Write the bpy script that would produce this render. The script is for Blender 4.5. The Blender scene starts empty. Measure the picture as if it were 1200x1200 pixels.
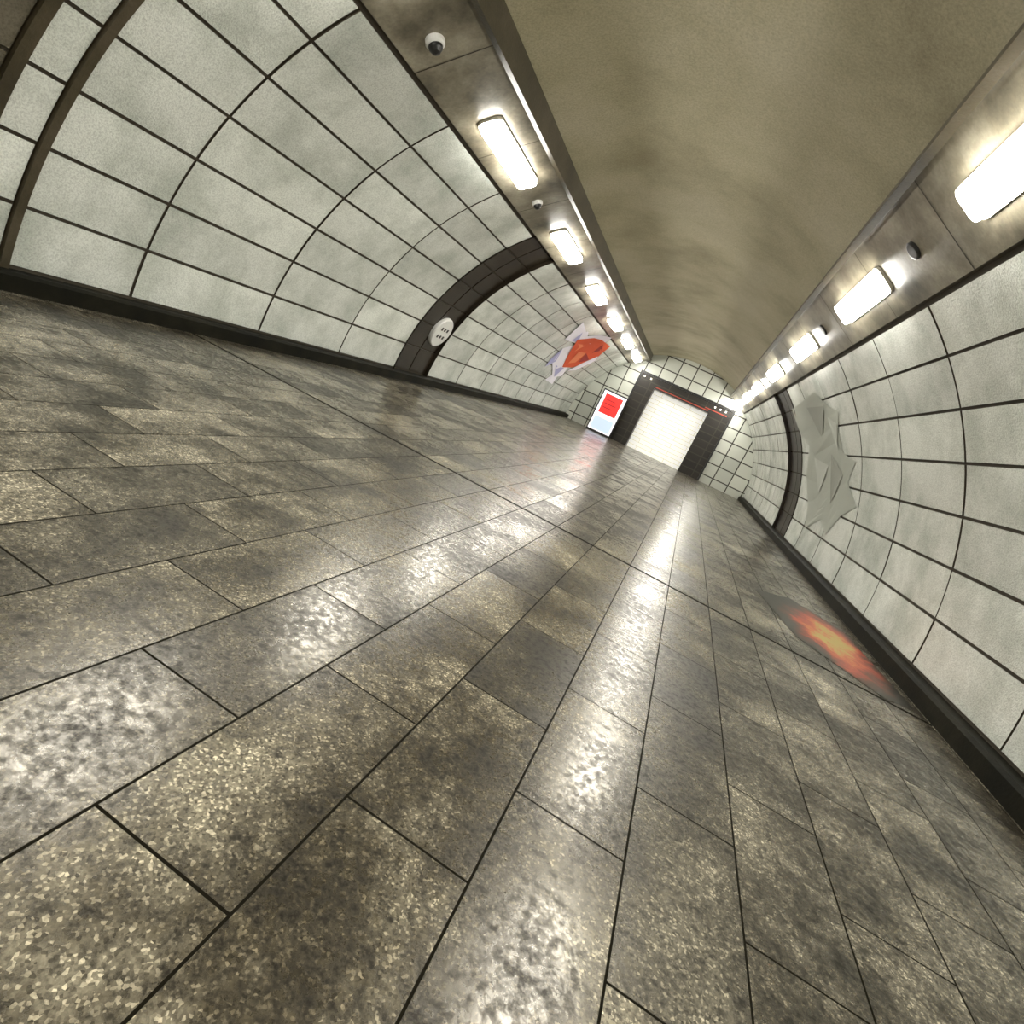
import bpy, bmesh, math, random
from mathutils import Vector, Matrix
random.seed(7)
D=bpy.data; C=bpy.context; S=C.scene
CX=-1.13; CZ=-0.06; R=3.55
Y0=-5.5; Y1=21.3
rad=math.radians
# ---------- helpers ----------
def obj(name,mesh,parent=None):
    o=D.objects.new(name,mesh); S.collection.objects.link(o)
    if parent: o.parent=parent
    return o
def mesh_from(name,verts,faces,mats,midx=None,smooth=False,parent=None,oname=None):
    me=D.meshes.new(name); me.from_pydata(verts,[],faces)
    for m in mats: me.materials.append(m)
    if midx:
        for p,i in zip(me.polygons,midx): p.material_index=i
    if smooth:
        for p in me.polygons: p.use_smooth=True
    me.update()
    return obj(oname or name,me,parent)
class MB:
    def __init__(s): s.v=[];s.f=[];s.m=[]
    def quad(s,a,b,c,d,m=0):
        n=len(s.v); s.v+= [a,b,c,d]; s.f.append((n,n+1,n+2,n+3)); s.m.append(m)
    def poly(s,pts,m=0):
        n=len(s.v); s.v+=list(pts); s.f.append(tuple(range(n,n+len(pts)))); s.m.append(m)
    def box(s,x0,x1,y0,y1,z0,z1,m=0):
        n=len(s.v)
        s.v+=[(x0,y0,z0),(x1,y0,z0),(x1,y1,z0),(x0,y1,z0),(x0,y0,z1),(x1,y0,z1),(x1,y1,z1),(x0,y1,z1)]
        for f in [(0,3,2,1),(4,5,6,7),(0,1,5,4),(1,2,6,5),(2,3,7,6),(3,0,4,7)]:
            s.f.append(tuple(n+i for i in f)); s.m.append(m)
    def make(s,name,mats,parent=None,smooth=False):
        return mesh_from(name,s.v,s.f,mats,s.m,smooth,parent)
def P(side,phi,r,y):
    c=math.cos(phi)*r
    return (CX+side*c,y,CZ+math.sin(phi)*r)
def bevel(o,w=0.01,seg=2):
    b=o.modifiers.new('bevel','BEVEL'); b.width=w; b.segments=seg; b.limit_method='ANGLE'
# ---------- materials ----------
def newmat(name):
    m=D.materials.new(name); m.use_nodes=True
    nt=m.node_tree; b=nt.nodes['Principled BSDF']
    return m,nt,b
def simple(name,col,rough=.5,metal=0,emit=None,es=0,spec=.5):
    m,nt,b=newmat(name)
    b.inputs['Base Color'].default_value=(*col,1); b.inputs['Roughness'].default_value=rough
    b.inputs['Metallic'].default_value=metal; b.inputs['Specular IOR Level'].default_value=spec
    if emit:
        b.inputs['Emission Color'].default_value=(*emit,1); b.inputs['Emission Strength'].default_value=es
    return m
def noise(nt,co,scale,detail=4,rough=.55):
    n=nt.nodes.new('ShaderNodeTexNoise'); n.inputs['Scale'].default_value=scale
    n.inputs['Detail'].default_value=detail; n.inputs['Roughness'].default_value=rough
    nt.links.new(co,n.inputs['Vector']); return n
def ramp(nt,src,stops):
    r=nt.nodes.new('ShaderNodeValToRGB'); e=r.color_ramp.elements
    while len(e)<len(stops): e.new(.5)
    for i,(p,c) in enumerate(stops):
        e[i].position=p; e[i].color=(*c,1) if len(c)==3 else c
    nt.links.new(src,r.inputs['Fac']); return r
def g(v): return (v,v,v)
def mix(nt,a,b,fac,mode='MIX'):
    m=nt.nodes.new('ShaderNodeMix'); m.data_type='RGBA'; m.blend_type=mode
    for s,i in ((a,6),(b,7)):
        if isinstance(s,tuple): m.inputs[i].default_value=(*s,1)
        else: nt.links.new(s,m.inputs[i])
    if isinstance(fac,(int,float)): m.inputs[0].default_value=fac
    else: nt.links.new(fac,m.inputs[0])
    return m.outputs[2]
def coord(nt):
    t=nt.nodes.new('ShaderNodeTexCoord'); return t.outputs['Object']

def panel_mat(name,c0,c1,rough=.27,spec=1.0):
    m,nt,b=newmat(name); co=coord(nt)
    a=nt.nodes.new('ShaderNodeAttribute'); a.attribute_name='pv'
    n1=noise(nt,co,1.5,5,.65); r1=ramp(nt,n1.outputs['Fac'],[(.34,c0),(.58,c1)])
    n2=noise(nt,co,80,2,.7); r2=ramp(nt,n2.outputs['Fac'],[(.35,g(.74)),(.58,g(1))])
    col=mix(nt,r1.outputs[0],r2.outputs[0],.95,'MULTIPLY')
    r3=ramp(nt,a.outputs['Fac'],[(0,g(.82)),(1,g(1))])
    col=mix(nt,col,r3.outputs[0],1,'MULTIPLY')
    nt.links.new(col,b.inputs['Base Color'])
    b.inputs['Roughness'].default_value=rough; b.inputs['Specular IOR Level'].default_value=spec
    bp=nt.nodes.new('ShaderNodeBump'); bp.inputs['Strength'].default_value=.7; bp.inputs['Distance'].default_value=.006
    nt.links.new(n2.outputs['Fac'],bp.inputs['Height']); nt.links.new(bp.outputs[0],b.inputs['Normal'])
    return m
M_panel=panel_mat('enamel_panel',(.60,.64,.57),(.88,.91,.84))
M_panel_d=panel_mat('brown_panel',(.09,.08,.055),(.17,.15,.105))
def grimy(name,c0,c1,c2,scale=1.5,rough=.5,bump=.2,bs=40,lo=.75,spec=.5):
    m,nt,b=newmat(name); co=coord(nt)
    n1=noise(nt,co,scale,6,.6); r1=ramp(nt,n1.outputs['Fac'],[(.33,c0),(.5,c1),(.66,c2)])
    n2=noise(nt,co,bs,3,.7); r2=ramp(nt,n2.outputs['Fac'],[(.3,g(lo)),(.65,g(1))])
    col=mix(nt,r1.outputs[0],r2.outputs[0],.9,'MULTIPLY'); nt.links.new(col,b.inputs['Base Color'])
    b.inputs['Roughness'].default_value=rough; b.inputs['Specular IOR Level'].default_value=spec
    bp=nt.nodes.new('ShaderNodeBump'); bp.inputs['Strength'].default_value=bump; bp.inputs['Distance'].default_value=.01
    nt.links.new(n2.outputs['Fac'],bp.inputs['Height']); nt.links.new(bp.outputs[0],b.inputs['Normal'])
    return m
M_ceil=grimy('ceiling_plaster',(.36,.32,.20),(.50,.455,.30),(.58,.53,.375),.7,.6,.22,55,.66)
M_strip=grimy('soffit_metal',(.06,.052,.033),(.22,.195,.14),(.40,.365,.28),1.7,.32,.1,30)
M_seam=simple('seam_dark',(.050,.040,.025),.6)
M_rib=grimy('rib_bronze',(.035,.028,.014),(.06,.048,.025),(.085,.068,.042),2,.4)
M_dark=grimy('dark_ring',(.010,.007,.004),(.020,.014,.008),(.03,.023,.014),2,.3,.1)
M_skirt=grimy('skirting_dark',(.004,.004,.002),(.008,.0075,.0035),(.016,.0145,.008),3,.6,.2,40,.75,.12)
M_lampbody=simple('lamp_body',(.6,.57,.48),.4)
M_lamp=simple('lamp_diffuser',(1,1,1),.4,emit=(1,.968,.89),es=27)
M_white=simple('white_plastic',(.75,.75,.72),.4)
M_black=simple('black_plastic',(.02,.02,.02),.3)

def floor_mat():
    m,nt,b=newmat('terrazzo_tiles'); co=coord(nt)
    sp=nt.nodes.new('ShaderNodeSeparateXYZ'); nt.links.new(co,sp.inputs[0])
    cb=nt.nodes.new('ShaderNodeCombineXYZ')
    def mth(op,a,v):
        n=nt.nodes.new('ShaderNodeMath'); n.operation=op; nt.links.new(a,n.inputs[0]); n.inputs[1].default_value=v; return n.outputs[0]
    nt.links.new(mth('ADD',sp.outputs['Y'],-1.0+0.67*30),cb.inputs['X'])
    nt.links.new(mth('ADD',sp.outputs['X'],-0.02+0.32*32),cb.inputs['Y'])
    bt=nt.nodes.new('ShaderNodeTexBrick'); nt.links.new(cb.outputs[0],bt.inputs['Vector'])
    bt.inputs['Scale'].default_value=1; bt.inputs['Brick Width'].default_value=.67; bt.inputs['Row Height'].default_value=.32
    bt.inputs['Mortar Size'].default_value=.0036; bt.inputs['Mortar Smooth'].default_value=.2; bt.offset=.5; bt.offset_frequency=2; bt.squash=1
    bt.inputs['Color1'].default_value=(0,0,0,1); bt.inputs['Color2'].default_value=(1,1,1,1); bt.inputs['Mortar'].default_value=(.5,.5,.5,1)
    bt.inputs['Bias'].default_value=0
    sc0=nt.nodes.new('ShaderNodeVectorMath'); sc0.operation='MULTIPLY_ADD'
    nt.links.new(bt.outputs['Color'],sc0.inputs[0]); sc0.inputs[1].default_value=(.25,.25,.25); nt.links.new(co,sc0.inputs[2])
    n1=noise(nt,sc0.outputs[0],2.6,9,.7)
    base=ramp(nt,n1.outputs['Fac'],[(.38,(.016,.013,.008)),(.46,(.052,.044,.029)),(.54,(.13,.115,.083)),(.66,(.27,.243,.18))])
    pt=ramp(nt,bt.outputs['Color'],[(0,g(.42)),(.3,g(.72)),(.7,g(1.0)),(1,g(1.2))])
    col=mix(nt,base.outputs[0],pt.outputs[0],1,'MULTIPLY')
    v=nt.nodes.new('ShaderNodeTexVoronoi'); v.inputs['Scale'].default_value=185; nt.links.new(co,v.inputs['Vector'])
    sc=nt.nodes.new('ShaderNodeSeparateColor'); nt.links.new(v.outputs['Color'],sc.inputs[0])
    ch=ramp(nt,sc.outputs[0],[(.0,g(.3)),(.22,g(.75)),(.80,g(1.1)),(.97,g(3.0))])
    col=mix(nt,col,ch.outputs[0],.9,'MULTIPLY')
    n5=noise(nt,co,34,4,.75); r2=ramp(nt,n5.outputs['Fac'],[(.36,g(.22)),(.5,g(1)),(.62,g(1.4))])
    col=mix(nt,col,r2.outputs[0],.85,'MULTIPLY')
    dj=mth('ABSOLUTE',mth('ADD',sp.outputs['Y'],-4.3),0)
    lj=mth('LESS_THAN',dj,.022)
    mx=nt.nodes.new('ShaderNodeMath'); mx.operation='MAXIMUM'; nt.links.new(bt.outputs['Fac'],mx.inputs[0]); nt.links.new(lj,mx.inputs[1])
    col=mix(nt,col,(.007,.006,.003),mx.outputs[0])
    nt.links.new(col,b.inputs['Base Color'])
    rr=ramp(nt,n1.outputs['Fac'],[(.38,g(.25)),(.6,g(.13))])
    rt=ramp(nt,bt.outputs['Color'],[(0,g(.07)),(1,g(0))])
    ra=mix(nt,rr.outputs[0],rt.outputs[0],1,'ADD')
    r5=ramp(nt,n5.outputs['Fac'],[(.4,g(.14)),(.6,g(0))])
    ra=mix(nt,ra,r5.outputs[0],1,'ADD')
    ra=mix(nt,ra,g(.7),mx.outputs[0])
    nt.links.new(ra,b.inputs['Roughness'])
    sl=ramp(nt,n5.outputs['Fac'],[(.38,g(.4)),(.55,g(1.0))])
    nt.links.new(mix(nt,sl.outputs[0],g(0.05),mx.outputs[0]),b.inputs['Specular IOR Level'])
    b.inputs['Specular Tint'].default_value=(1,.95,.85,1)
    hm=nt.nodes.new('ShaderNodeMath'); hm.operation='MULTIPLY_ADD'; nt.links.new(mx.outputs[0],hm.inputs[0]); hm.inputs[1].default_value=-1.2; nt.links.new(n5.outputs['Fac'],hm.inputs[2])
    bp=nt.nodes.new('ShaderNodeBump'); bp.inputs['Strength'].default_value=.14; bp.inputs['Distance'].default_value=.003
    nt.links.new(hm.outputs[0],bp.inputs['Height']); nt.links.new(bp.outputs[0],b.inputs['Normal'])
    return m
M_floor=floor_mat()

# ---------- shell ----------
f=MB(); f.box(CX-3.9,CX+3.9,Y0,Y1+2.0,-.1,0); f.make('floor',[M_floor])

PH0=rad(3.4); PH1=rad(51.5)
ROWS=7
def build_wall(name,side,segs):
    mb=MB(); vals=[]
    def add_patch(p0,p1,y0,y1,r,m,n=3,val=.5,edge=.0,em=None,bulge=0):
        base=len(mb.v); ny=4
        for i in range(n+1):
            t=i/n; p=p0+(p1-p0)*t
            for j in range(ny+1):
                u=j/ny
                rr=r-bulge*(1-(2*t-1)**2)*(1-(2*u-1)**2)
                mb.v.append(P(side,p,rr,y0+(y1-y0)*u))
        for i in range(n):
            for j in range(ny):
                a=base+i*(ny+1)+j
                mb.f.append((a,a+1,a+ny+2,a+ny+1)); mb.m.append(m); vals.append(val)
        if edge:
            e_=m if em is None else em
            for i in range(n):
                pa=p0+(p1-p0)*i/n; pb=p0+(p1-p0)*(i+1)/n
                for yy in (y0,y1):
                    mb.quad(P(side,pa,r,yy),P(side,pb,r,yy),P(side,pb,r+edge,yy),P(side,pa,r+edge,yy),e_); vals.append(val)
            for pp in (p0,p1):
                mb.quad(P(side,pp,r,y0),P(side,pp,r,y1),P(side,pp,r+edge,y1),P(side,pp,r+edge,y0),e_); vals.append(val)
    for i in range(18):
        a=rad(.9)+(rad(58)-rad(.9))*i/18; b=rad(.9)+(rad(58)-rad(.9))*(i+1)/18
        for (y0,y1,k) in segs:
            r=R+ (.06 if k=='d' else .012)
            mb.quad(P(side,a,r,y0),P(side,b,r,y0),P(side,b,r,y1),P(side,a,r,y1),1); vals.append(.5)
            if k=='d':
                for yy in (y0,y1):
                    mb.quad(P(side,a,R-.02,yy),P(side,b,R-.02,yy),P(side,b,R+.06,yy),P(side,a,R+.06,yy),2); vals.append(.5)
    for (y0,y1,k) in segs:
        if k in 'pb':
            for i in range(ROWS):
                a=PH0+(PH1-PH0)*i/ROWS; b=PH0+(PH1-PH0)*(i+1)/ROWS
                g2=.013/R
                rr=R-.004+random.uniform(-.003,.003)
                add_patch(a+g2,b-g2,y0+.013,y1-.013,rr,0 if k=='p' else 4,5,random.random(),.012,1,.006)
        elif k=='d':
            for i in range(ROWS):
                a=PH0+(PH1-PH0)*i/ROWS; b=PH0+(PH1-PH0)*(i+1)/ROWS
                w=(y1-y0)/2
                for q in range(2):
                    add_patch(a+.004,b-.004,y0+q*w+.015,y0+(q+1)*w-.015,R+.04,2,3,.5,.02)
        elif k=='r':
            add_patch(rad(.9),PH1,y0,y1,R-.03,3,24,.5,.05)
    o=mb.make(name,[M_panel,M_seam,M_dark,M_rib,M_panel_d])
    at=o.data.attributes.new('pv','FLOAT','FACE')
    at.data.foreach_set('value',vals)
    return o
left=[]
ys=[Y0,-4.2,-2.8,-1.4,0,1.2,2.46]
for a,b in zip(ys[:-1],ys[1:]): left.append((a,b,'b'))
left+=[(2.46,2.53,'r'),(2.53,2.77,'p'),(2.77,2.825,'r')]
a=2.825
for b in [3.73,5.22,6.7,8.18]: left.append((a,b,'p')); a=b
left.append((8.18,9.35,'d')); a=9.35
nn=9; st=(Y1-a)/nn
for i in range(nn): left.append((a,a+st,'p')); a+=st
wl=build_wall('wall_left',-1,left)
right=[]
st=1.41; a=5.28-st*7
right.append((Y0,a,'p'))
while a<12.0:
    b=a+st
    if b>11.9: b=12.1
    right.append((a,b,'p')); a=b
right.append((12.1,13.7,'d')); a=13.7
st=(Y1-13.7)/5
for i in range(5): right.append((a,a+st,'p')); a+=st
wr=build_wall('wall_right',1,right)

# soffit light strips
SA=(2.165,2.73); SB=(1.575,3.10)
SN=Vector((SB[0]-SA[0],SB[1]-SA[1])); SN.normalize()
def soffit(name,side):
    mb=MB()
    prof=[(2.30,2.77),(SA[0]+.035,SA[1]+.015),SA,SB,(SB[0],SB[1]-.03),(SB[0]-.06,SB[1]-.03),(SB[0]-.06,SB[1]+.05),(SB[0]-.03,SB[1]+.05),(SB[0]-.03,3.45)]
    seg=[Y0]; 
    while seg[-1]+1.42<Y1: seg.append(seg[-1]+1.42)
    seg.append(Y1)
    for (p,q),m in zip(zip(prof[:-1],prof[1:]),[1,1,0,1,1,1,1,1]):
        for ya,yb in zip(seg[:-1],seg[1:]):
            mb.quad((CX+side*p[0],ya,p[1]),(CX+side*q[0],ya,q[1]),(CX+side*q[0],yb,q[1]),(CX+side*p[0],yb,p[1]),m)
            if m==0:
                e=.003; nx,nz=-.52*side*e,-.85*e
                mb.quad((CX+side*p[0]+nx,yb-.006,p[1]+nz),(CX+side*q[0]+nx,yb-.006,q[1]+nz),(CX+side*q[0]+nx,yb+.006,q[1]+nz),(CX+side*p[0]+nx,yb+.006,p[1]+nz),2)
    return mb.make(name,[M_strip,M_rib,M_seam])
soffit('trim_left',-1); soffit('trim_right',1)

mb=MB(); Rc=3.71; n=28
a0=math.acos((SB[0]-.02)/Rc)
for i in range(n):
    a=a0+(math.pi-2*a0)*i/n; b=a0+(math.pi-2*a0)*(i+1)/n
    mb.quad((CX+math.cos(a)*Rc,Y0,CZ+math.sin(a)*Rc),(CX+math.cos(b)*Rc,Y0,CZ+math.sin(b)*Rc),(CX+math.cos(b)*Rc,Y1,CZ+math.sin(b)*Rc),(CX+math.cos(a)*Rc,Y1,CZ+math.sin(a)*Rc))
mb.make('ceiling',[M_ceil],smooth=True)

for nm,sd in (('baseboard_left',-1),('baseboard_right',1)):
    mb=MB()
    pr=[(3.41,0),(3.41,.115),(3.44,.135),(3.58,.135)]
    for p,q in zip(pr[:-1],pr[1:]):
        mb.quad((CX+sd*p[0],Y0,p[1]),(CX+sd*q[0],Y0,q[1]),(CX+sd*q[0],Y1,q[1]),(CX+sd*p[0],Y1,p[1]))
    mb.make(nm,[M_skirt])

def grid_mat(name,w,h,c0,c1,ox=0,oz=0,ms=.014):
    m,nt,b=newmat(name); co=coord(nt)
    sp=nt.nodes.new('ShaderNodeSeparateXYZ'); nt.links.new(co,sp.inputs[0])
    cb=nt.nodes.new('ShaderNodeCombineXYZ')
    for s,d,o_ in (('X','X',ox),('Z','Y',oz)):
        q=nt.nodes.new('ShaderNodeMath'); q.operation='ADD'; q.inputs[1].default_value=o_; nt.links.new(sp.outputs[s],q.inputs[0]); nt.links.new(q.outputs[0],cb.inputs[d])
    bt=nt.nodes.new('ShaderNodeTexBrick'); bt.offset=0; nt.links.new(cb.outputs[0],bt.inputs['Vector'])
    bt.inputs['Scale'].default_value=1; bt.inputs['Brick Width'].default_value=w; bt.inputs['Row Height'].default_value=h
    bt.inputs['Mortar Size'].default_value=ms; bt.inputs['Color1'].default_value=(*c0,1); bt.inputs['Color2'].default_value=(*c1,1); bt.inputs['Mortar'].default_value=(.035,.03,.02,1)
    nt.links.new(bt.outputs['Color'],b.inputs['Base Color']); b.inputs['Roughness'].default_value=.4
    return m
M_end=grid_mat('end_panels',.56,.46,(.5,.52,.46),(.68,.7,.62),10+CX+.0,10.3,.02)
M_jamb=grid_mat('jamb_tiles',.7,.27,(.010,.008,.005),(.018,.014,.009),10,10,.02)
px0,px1,pz=-2.73,.73,2.64
wx0,wx1,wz=-2.10,-.02,2.26
mb=MB()
Re=3.73
def zc(x): return CZ+math.sqrt(max(0,Re*Re-(x-CX)**2))
xs=[CX-3.65+i*(px0-(CX-3.65))/8 for i in range(9)]
for a,b in zip(xs[:-1],xs[1:]): mb.quad((a,Y1,0),(b,Y1,0),(b,Y1,zc(b)),(a,Y1,zc(a)))
xs=[px0+i*(px1-px0)/12 for i in range(13)]
for a,b in zip(xs[:-1],xs[1:]): mb.quad((a,Y1,pz),(b,Y1,pz),(b,Y1,zc(b)),(a,Y1,zc(a)))
xs=[px1+i*(CX+3.65-px1)/8 for i in range(9)]
for a,b in zip(xs[:-1],xs[1:]): mb.quad((a,Y1,0),(b,Y1,0),(b,Y1,zc(b)),(a,Y1,zc(a)))
mb.make('wall_end',[M_end])
mb=MB(); xs=[CX-3.65+i*7.3/24 for i in range(25)]
for a,b in zip(xs[:-1],xs[1:]): mb.quad((a,Y0,0),(b,Y0,0),(b,Y0,zc(b)),(a,Y0,zc(a)))
mb.make('wall_back',[M_end])

par=D.objects.new('doorway_portal',None); S.collection.objects.link(par)
mb=MB()
mb.box(px0,wx0,Y1-.12,Y1+.7,0,pz,0); mb.box(wx1,px1,Y1-.12,Y1+.7,0,pz,0)
mb.box(wx0,wx1,Y1-.12,Y1+.7,wz,pz,0)
mb.make('frame',[M_jamb],par)
mb=MB()
mb.box(px0-.06,px1+.06,Y1-.16,Y1-.1,pz-.02,pz+.05,0)
mb.box(px0-.06,px0+.0,Y1-.16,Y1-.1,0,pz,0); mb.box(px1,px1+.06,Y1-.16,Y1-.1,0,pz,0)
mb.make('edge_trim',[M_black],par)
mb=MB(); mb.box(wx0+.05,wx1-.05,Y1-.135,Y1-.12,wz+.05,wz+.08,0); mb.box(-.2,.6,Y1-.14,Y1-.12,wz+.12,wz+.15,0)
mb.make('red_line_sign',[simple('red_sign',(.35,.05,.03),.4,emit=(.6,.12,.06),es=.1)],par)
mb=MB()
for i in range(3): mb.box(.08+.2*i,.13+.2*i,Y1-.15,Y1-.12,2.5,2.55,0)
for i in range(2): mb.box(-2.62+.25*i,-2.57+.25*i,Y1-.15,Y1-.12,2.5,2.55,0)
mb.make('downlights',[simple('downlight',(1,1,1),.4,emit=(1,.9,.7),es=1.2)],par)
def hoarding():
    m,nt,b=newmat('hoarding_print_glow'); co=coord(nt)
    sp=nt.nodes.new('ShaderNodeSeparateXYZ'); nt.links.new(co,sp.inputs[0])
    cb=nt.nodes.new('ShaderNodeCombineXYZ'); 
    q=nt.nodes.new('ShaderNodeMath'); q.operation='ADD'; q.inputs[1].default_value=10; nt.links.new(sp.outputs['X'],q.inputs[0])
    nt.links.new(q.outputs[0],cb.inputs['X']); nt.links.new(sp.outputs['Z'],cb.inputs['Y'])
    bt=nt.nodes.new('ShaderNodeTexBrick'); nt.links.new(cb.outputs[0],bt.inputs['Vector'])
    bt.inputs['Scale'].default_value=1; bt.inputs['Brick Width'].default_value=1.1; bt.inputs['Row Height'].default_value=.15
    bt.inputs['Mortar Size'].default_value=.012
    bt.inputs['Color1'].default_value=(.85,.84,.77,1); bt.inputs['Color2'].default_value=(.78,.77,.70,1); bt.inputs['Mortar'].default_value=(.55,.53,.47,1)
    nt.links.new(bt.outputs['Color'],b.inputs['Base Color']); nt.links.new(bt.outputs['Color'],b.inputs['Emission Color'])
    b.inputs['Emission Strength'].default_value=.38  # added glow brightens the printed hoarding, which is no lamp
    return m
mb=MB(); mb.box(wx0,wx1,Y1+.3,Y1+.36,0.0,wz,0)
mb.make('back_panel_glow',[hoarding()],par)

# ---------- lamps ----------
def capsule(L,W,n=3,rr=.05):
    pts=[]
    for cx,cy,a0 in ((W/2-rr,L/2-rr,0),(-W/2+rr,L/2-rr,90),(-W/2+rr,-L/2+rr,180),(W/2-rr,-L/2+rr,270)):
        for i in range(n+1):
            a=rad(a0+90*i/n); pts.append((cx+rr*math.cos(a),cy+rr*math.sin(a)))
    return pts
def prism(pts,z0,z1,name,mat,parent):
    mb=MB(); k=len(pts)
    mb.poly([(x,y,z1) for x,y in pts]); mb.poly([(x,y,z0) for x,y in reversed(pts)])
    for i in range(k):
        a=pts[i]; b=pts[(i+1)%k]; mb.quad((*a,z0),(*b,z0),(*b,z1),(*a,z1))
    return mb.make(name,[mat],parent)
def on_soffit(name,side,y,t):
    x=SA[0]+(SB[0]-SA[0])*t; z=SA[1]+(SB[1]-SA[1])*t
    e=D.objects.new(name,None); S.collection.objects.link(e)
    nx=Vector((-side*SN[1],0,SN[0])); nx.normalize(); yv=Vector((0,1,0)); xv=yv.cross(nx)
    M=Matrix((xv,yv,nx)).transposed().to_4x4(); M.translation=Vector((CX+side*x,y,z)); e.matrix_world=M
    return e
def lamp(side,y,L=1.3):
    e=on_soffit('fluorescent_light',side,y,.47)
    prism(capsule(L+.04,.25,3,.06),-.01,.025,'housing',M_lampbody,e)
    prism(capsule(L,.22,3,.05),.025,.07,'diffuser',M_lamp,e)
for k in range(-3,6): lamp(-1,5.95+2.84*k-(.2 if k==-1 else 0))
for k in range(-3,6): lamp(1,6.25+2.86*k)

def lathe(prof,name,mat,parent,n=24):
    mb=MB()
    for (r0,z0),(r1,z1) in zip(prof[:-1],prof[1:]):
        for i in range(n):
            a=2*math.pi*i/n;b=2*math.pi*(i+1)/n
            mb.quad((r0*math.cos(a),r0*math.sin(a),z0),(r0*math.cos(b),r0*math.sin(b),z0),(r1*math.cos(b),r1*math.sin(b),z1),(r1*math.cos(a),r1*math.sin(a),z1))
    return mb.make(name,[mat],parent,smooth=True)
def cctv(side,y,t,s=1):
    e=on_soffit('dome_security_camera',side,y,t)
    lathe([(0,0),(.075*s,0),(.075*s,.03*s),(.06*s,.045*s),(.055*s,.045*s)],'base',M_white,e)
    lathe([(.056*s,.04*s),(.052*s,.065*s),(.032*s,.09*s),(0.001,.1*s)],'dome',M_black,e)
    return e
cctv(-1,4.2,.42,1.0); cctv(-1,7.15,.42,.9)
for y in (4.95,7.9):
    e=on_soffit('ceiling_speaker',1,y,.5); lathe([(0,0),(.07,0),(.07,.015),(.055,.02),(0.001,.02)],'grille',M_black,e)

# round white panel with dark dots in left dark ring
e=D.objects.new('round_wall_panel',None); S.collection.objects.link(e)
phi=math.asin((.95-CZ)/R)
nx=Vector((math.cos(phi),0,-math.sin(phi))); yv=Vector((0,1,0)); xv=yv.cross(nx)
M=Matrix((xv,yv,nx)).transposed().to_4x4(); M.translation=Vector(P(-1,phi,R+.04,9.0)); e.matrix_world=M
lathe([(0,0),(.27,0),(.27,.05),(.255,.07),(.001,.07)],'case',M_white,e,40)
mb=MB()
for (u,v_) in ((-.07,.1),(.07,.1),(-.07,0),(.07,0),(-.07,-.1),(.07,-.1)):
    mb.box(u-.028,u+.028,v_-.022,v_+.022,.068,.076)
mb.make('dots',[M_black],e)

# digital display
e=D.objects.new('digital_advertising_display',None); S.collection.objects.link(e)
e.location=(-3.12,20.4,0); e.rotation_euler=(0,0,rad(10))
mb=MB(); mb.box(-.46,.46,-.06,.1,0,1.55); o=mb.make('cabinet',[M_black],e); bevel(o,.015)
mb=MB(); mb.box(-.42,.42,-.075,-.06,.08,1.5); mb.make('screen_white',[simple('scr_w',(.8,.8,.8),.3,emit=(.95,.93,1),es=.6)],e)
mb=MB(); mb.box(-.32,.32,-.08,-.075,.72,1.42); mb.make('screen_red',[simple('scr_r',(.8,.03,.02),.3,emit=(1,.02,.02),es=.6)],e)
mb=MB(); mb.box(-.36,.36,-.08,-.075,.12,.58); mb.make('screen_blue',[simple('scr_b',(.5,.6,.8),.3,emit=(.55,.68,.95),es=.4)],e)
mb=MB()
for r_ in range(3): mb.box(-.25,.1+.08*(r_%2),-.084,-.08,1.2-.14*r_,1.24-.14*r_)
mb.make('screen_text',[simple('scr_t',(.4,.02,.02),.3)],e)

# wall mural and grey wall patch
def WP(side,y,h,r):
    phi=math.asin((h-CZ)/R); return P(side,phi,r,y)
def wall_graphic(name,side,polys,mats,r=R-.018,k_=.88):
    mb=MB()
    for k,(pts,m) in enumerate(polys):
        pts=[(p[0]*k_,1+(p[1]-1)*k_) for p in pts]
        cy=sum(p[0] for p in pts)/len(pts); ch=sum(p[1] for p in pts)/len(pts)
        L=len(pts); K=4
        for i in range(L):
            a=pts[i]; b=pts[(i+1)%L]
            for t in range(K):
                t0=t/K;t1=(t+1)/K
                q=lambda p,tt:(cy+(p[0]-cy)*tt,ch+(p[1]-ch)*tt)
                A=q(a,t0);B=q(b,t0);C_=q(b,t1);D_=q(a,t1)
                rr=r-.0015*k
                if t==0: mb.poly([WP(side,*A,rr),WP(side,*C_,rr),WP(side,*D_,rr)],m)
                else: mb.quad(WP(side,*A,rr),WP(side,*B,rr),WP(side,*C_,rr),WP(side,*D_,rr),m)
    return mb.make(name,mats)
cw=simple('vinyl_white',(.88,.86,.95),.5); cl=simple('vinyl_lilac',(.42,.42,.68),.5); co_=simple('vinyl_orange',(.72,.10,.03),.6,spec=.2); cd=simple('vinyl_redbrown',(.32,.03,.02),.6,spec=.2); cp=simple('vinyl_peach',(.85,.24,.10),.6,spec=.2)
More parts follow.
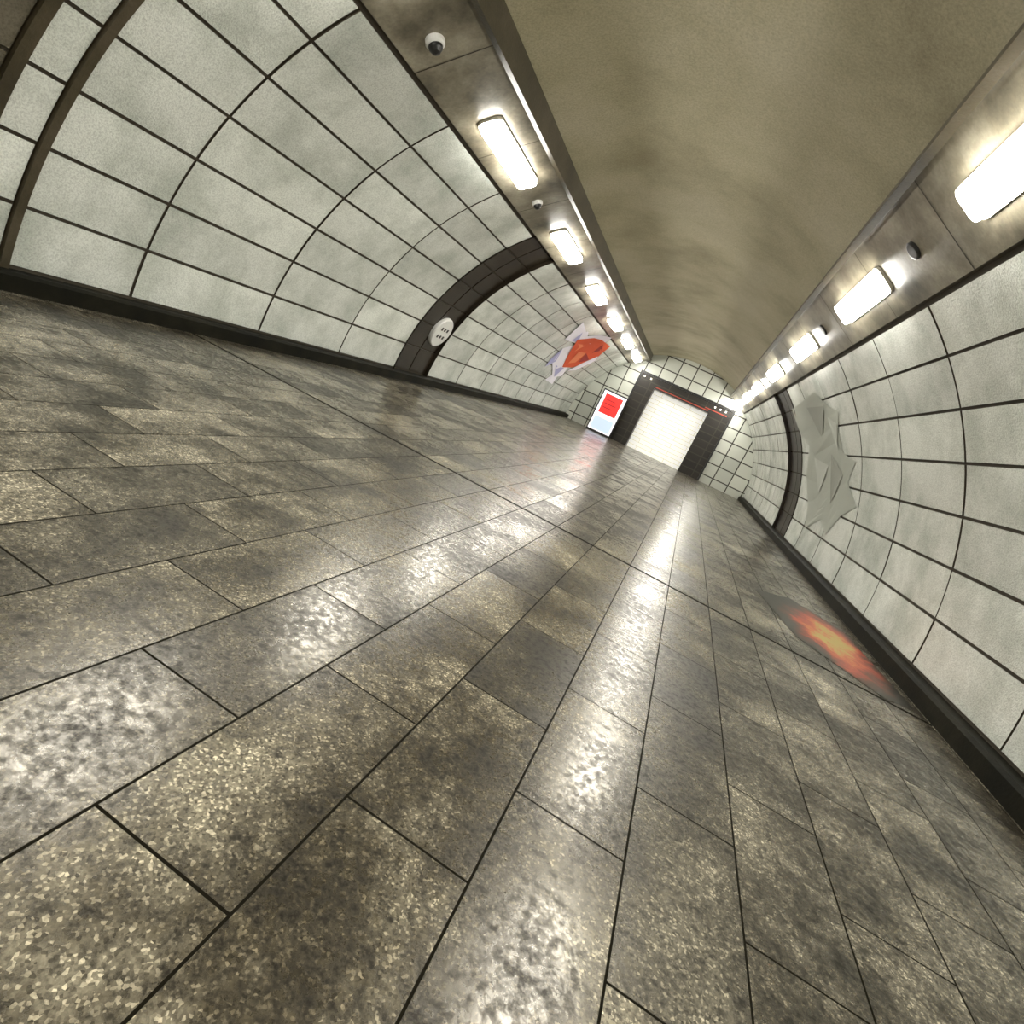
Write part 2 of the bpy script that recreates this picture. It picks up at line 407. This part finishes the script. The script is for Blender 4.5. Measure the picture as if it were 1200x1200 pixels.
polys=[([(15.4,2.75),(16.2,2.35),(16.6,2.7),(17.2,2.6),(17.6,2.85),(18.4,3.0),(18.9,2.75),(17.2,2.3),(16.2,2.2)],0),
([(16.9,2.0),(17.4,2.3),(18.6,2.2),(19.0,1.8),(18.2,1.3),(17.5,1.5)],0),
([(17.6,1.5),(19.2,1.7),(19.6,1.3),(19.2,1.2),(19.4,.9),(18.3,.95),(18.5,1.2)],0),
([(18.0,1.5),(19.0,1.55),(18.9,1.15)],1),
([(16.9,2.0),(17.6,1.6),(17.2,1.3),(17.0,1.6)],1),
([(16.4,2.6),(17.2,2.35),(16.7,2.3)],1),
([(16.9,2.4),(17.6,2.7),(18.2,2.8),(19.6,2.85),(20.5,2.4),(20.3,2.0),(19.6,1.7),(18.7,1.55),(18.0,1.9)],2),
([(17.2,2.3),(18.0,2.45),(18.0,2.05)],4),
([(18.9,2.75),(19.7,2.65),(19.4,2.4)],3),
([(19.0,2.3),(20.2,2.2),(19.6,1.95)],3),
([(18.3,2.2),(19.0,2.3),(19.3,1.9),(18.8,1.75)],4),
([(20.3,2.45),(20.8,2.3),(20.3,1.7),(19.6,1.55),(20.0,2.0)],0)]
wall_graphic('wall_mural_lion',-1,polys,[cw,cl,co_,cd,cp])
g1=simple('patch_grey',(.38,.40,.35),.5,spec=.4); g2=simple('patch_grey_dark',(.30,.31,.27),.5,spec=.4); g3=simple('patch_grey_light',(.46,.48,.43),.5,spec=.4)  # grey tones for the jagged faceted patch on the right wall
polys=[([(14.0,2.65),(12.6,2.7),(11.4,2.75),(10.6,2.5),(10.1,2.45),(10.5,2.1),(10.6,1.9),(12.5,1.9),(13.7,2.2)],0),
([(12.9,2.0),(10.4,2.3),(10.2,1.9),(9.5,1.8),(9.9,1.5),(9.3,1.2),(10.0,1.0),(10.6,.6),(11.2,.8),(12.2,.5),(12.6,.95),(13.2,1.4)],0),
([(12.4,2.6),(11.0,2.55),(11.6,2.1)],1),([(11.0,1.9),(10.2,1.6),(10.8,1.1)],1),([(12.4,1.8),(11.2,1.7),(11.8,1.2)],2),([(10.9,2.4),(10.4,2.3),(10.5,1.9)],2)]
wall_graphic('wall_patch_grey',1,polys,[g1,g2,g3],r=R-.012)

# dark floor patch with mottled orange-red centre
def patch_mat():
    m,nt,b=newmat('floor_patch_orange'); co=coord(nt)
    n0=noise(nt,co,2.2,3,.6)
    va=nt.nodes.new('ShaderNodeVectorMath'); va.operation='MULTIPLY_ADD'; nt.links.new(n0.outputs['Color'],va.inputs[0]); va.inputs[1].default_value=(.7,.9,0); nt.links.new(co,va.inputs[2])
    n=noise(nt,va.outputs[0],6,6,.75)
    gd=nt.nodes.new('ShaderNodeTexGradient'); gd.gradient_type='SPHERICAL'
    m2=nt.nodes.new('ShaderNodeMapping'); m2.inputs['Scale'].default_value=(2.1,.9,1); m2.inputs['Location'].default_value=(-.92,-.40,0); nt.links.new(va.outputs[0],m2.inputs[0]); nt.links.new(m2.outputs[0],gd.inputs[0])
    mu=nt.nodes.new('ShaderNodeMath'); mu.operation='MULTIPLY'; nt.links.new(gd.outputs['Fac'],mu.inputs[0]); nt.links.new(n.outputs['Fac'],mu.inputs[1])
    r=ramp(nt,mu.outputs[0],[(.07,(.020,.018,.012)),(.14,(.09,.028,.012)),(.22,(.34,.035,.012)),(.31,(.5,.11,.025)),(.38,(.42,.32,.07))])
    nt.links.new(r.outputs[0],b.inputs['Base Color']); b.inputs['Roughness'].default_value=.34; b.inputs['Specular IOR Level'].default_value=.5
    return m
mb=MB(); mb.poly([(-.55,.55,.002),(-.12,1.05,.002),(.36,.72,.002),(.46,-.9,.002),(.22,-1.05,.002),(-.34,-.55,.002)])
o=mb.make('floor_patch',[patch_mat()]); o.location=(1.76,5.38,.001)

# ---------- world / camera ----------
w=D.worlds.new('World'); S.world=w; w.use_nodes=True
w.node_tree.nodes['Background'].inputs[0].default_value=(.9,.85,.7,1); w.node_tree.nodes['Background'].inputs[1].default_value=.05
th,ps,ro=rad(13.6),rad(13.1),rad(25.0)
fwd=Vector((-math.sin(ps)*math.cos(th),math.cos(ps)*math.cos(th),-math.sin(th)))
r0=Vector((math.cos(ps),math.sin(ps),0)); u0=r0.cross(fwd)
cx=math.cos(ro)*r0+math.sin(ro)*u0; cy=-math.sin(ro)*r0+math.cos(ro)*u0
M=Matrix((cx,cy,-fwd)).transposed().to_4x4(); M.translation=Vector((0,0,1))
cam=D.cameras.new('camera'); cam.sensor_width=36; cam.lens=36*658/1200; cam.clip_start=.02
co=D.objects.new('camera',cam); S.collection.objects.link(co); co.matrix_world=M; S.camera=co
S.view_settings.view_transform='Standard'
S.view_settings.exposure=.82
print('DONE')
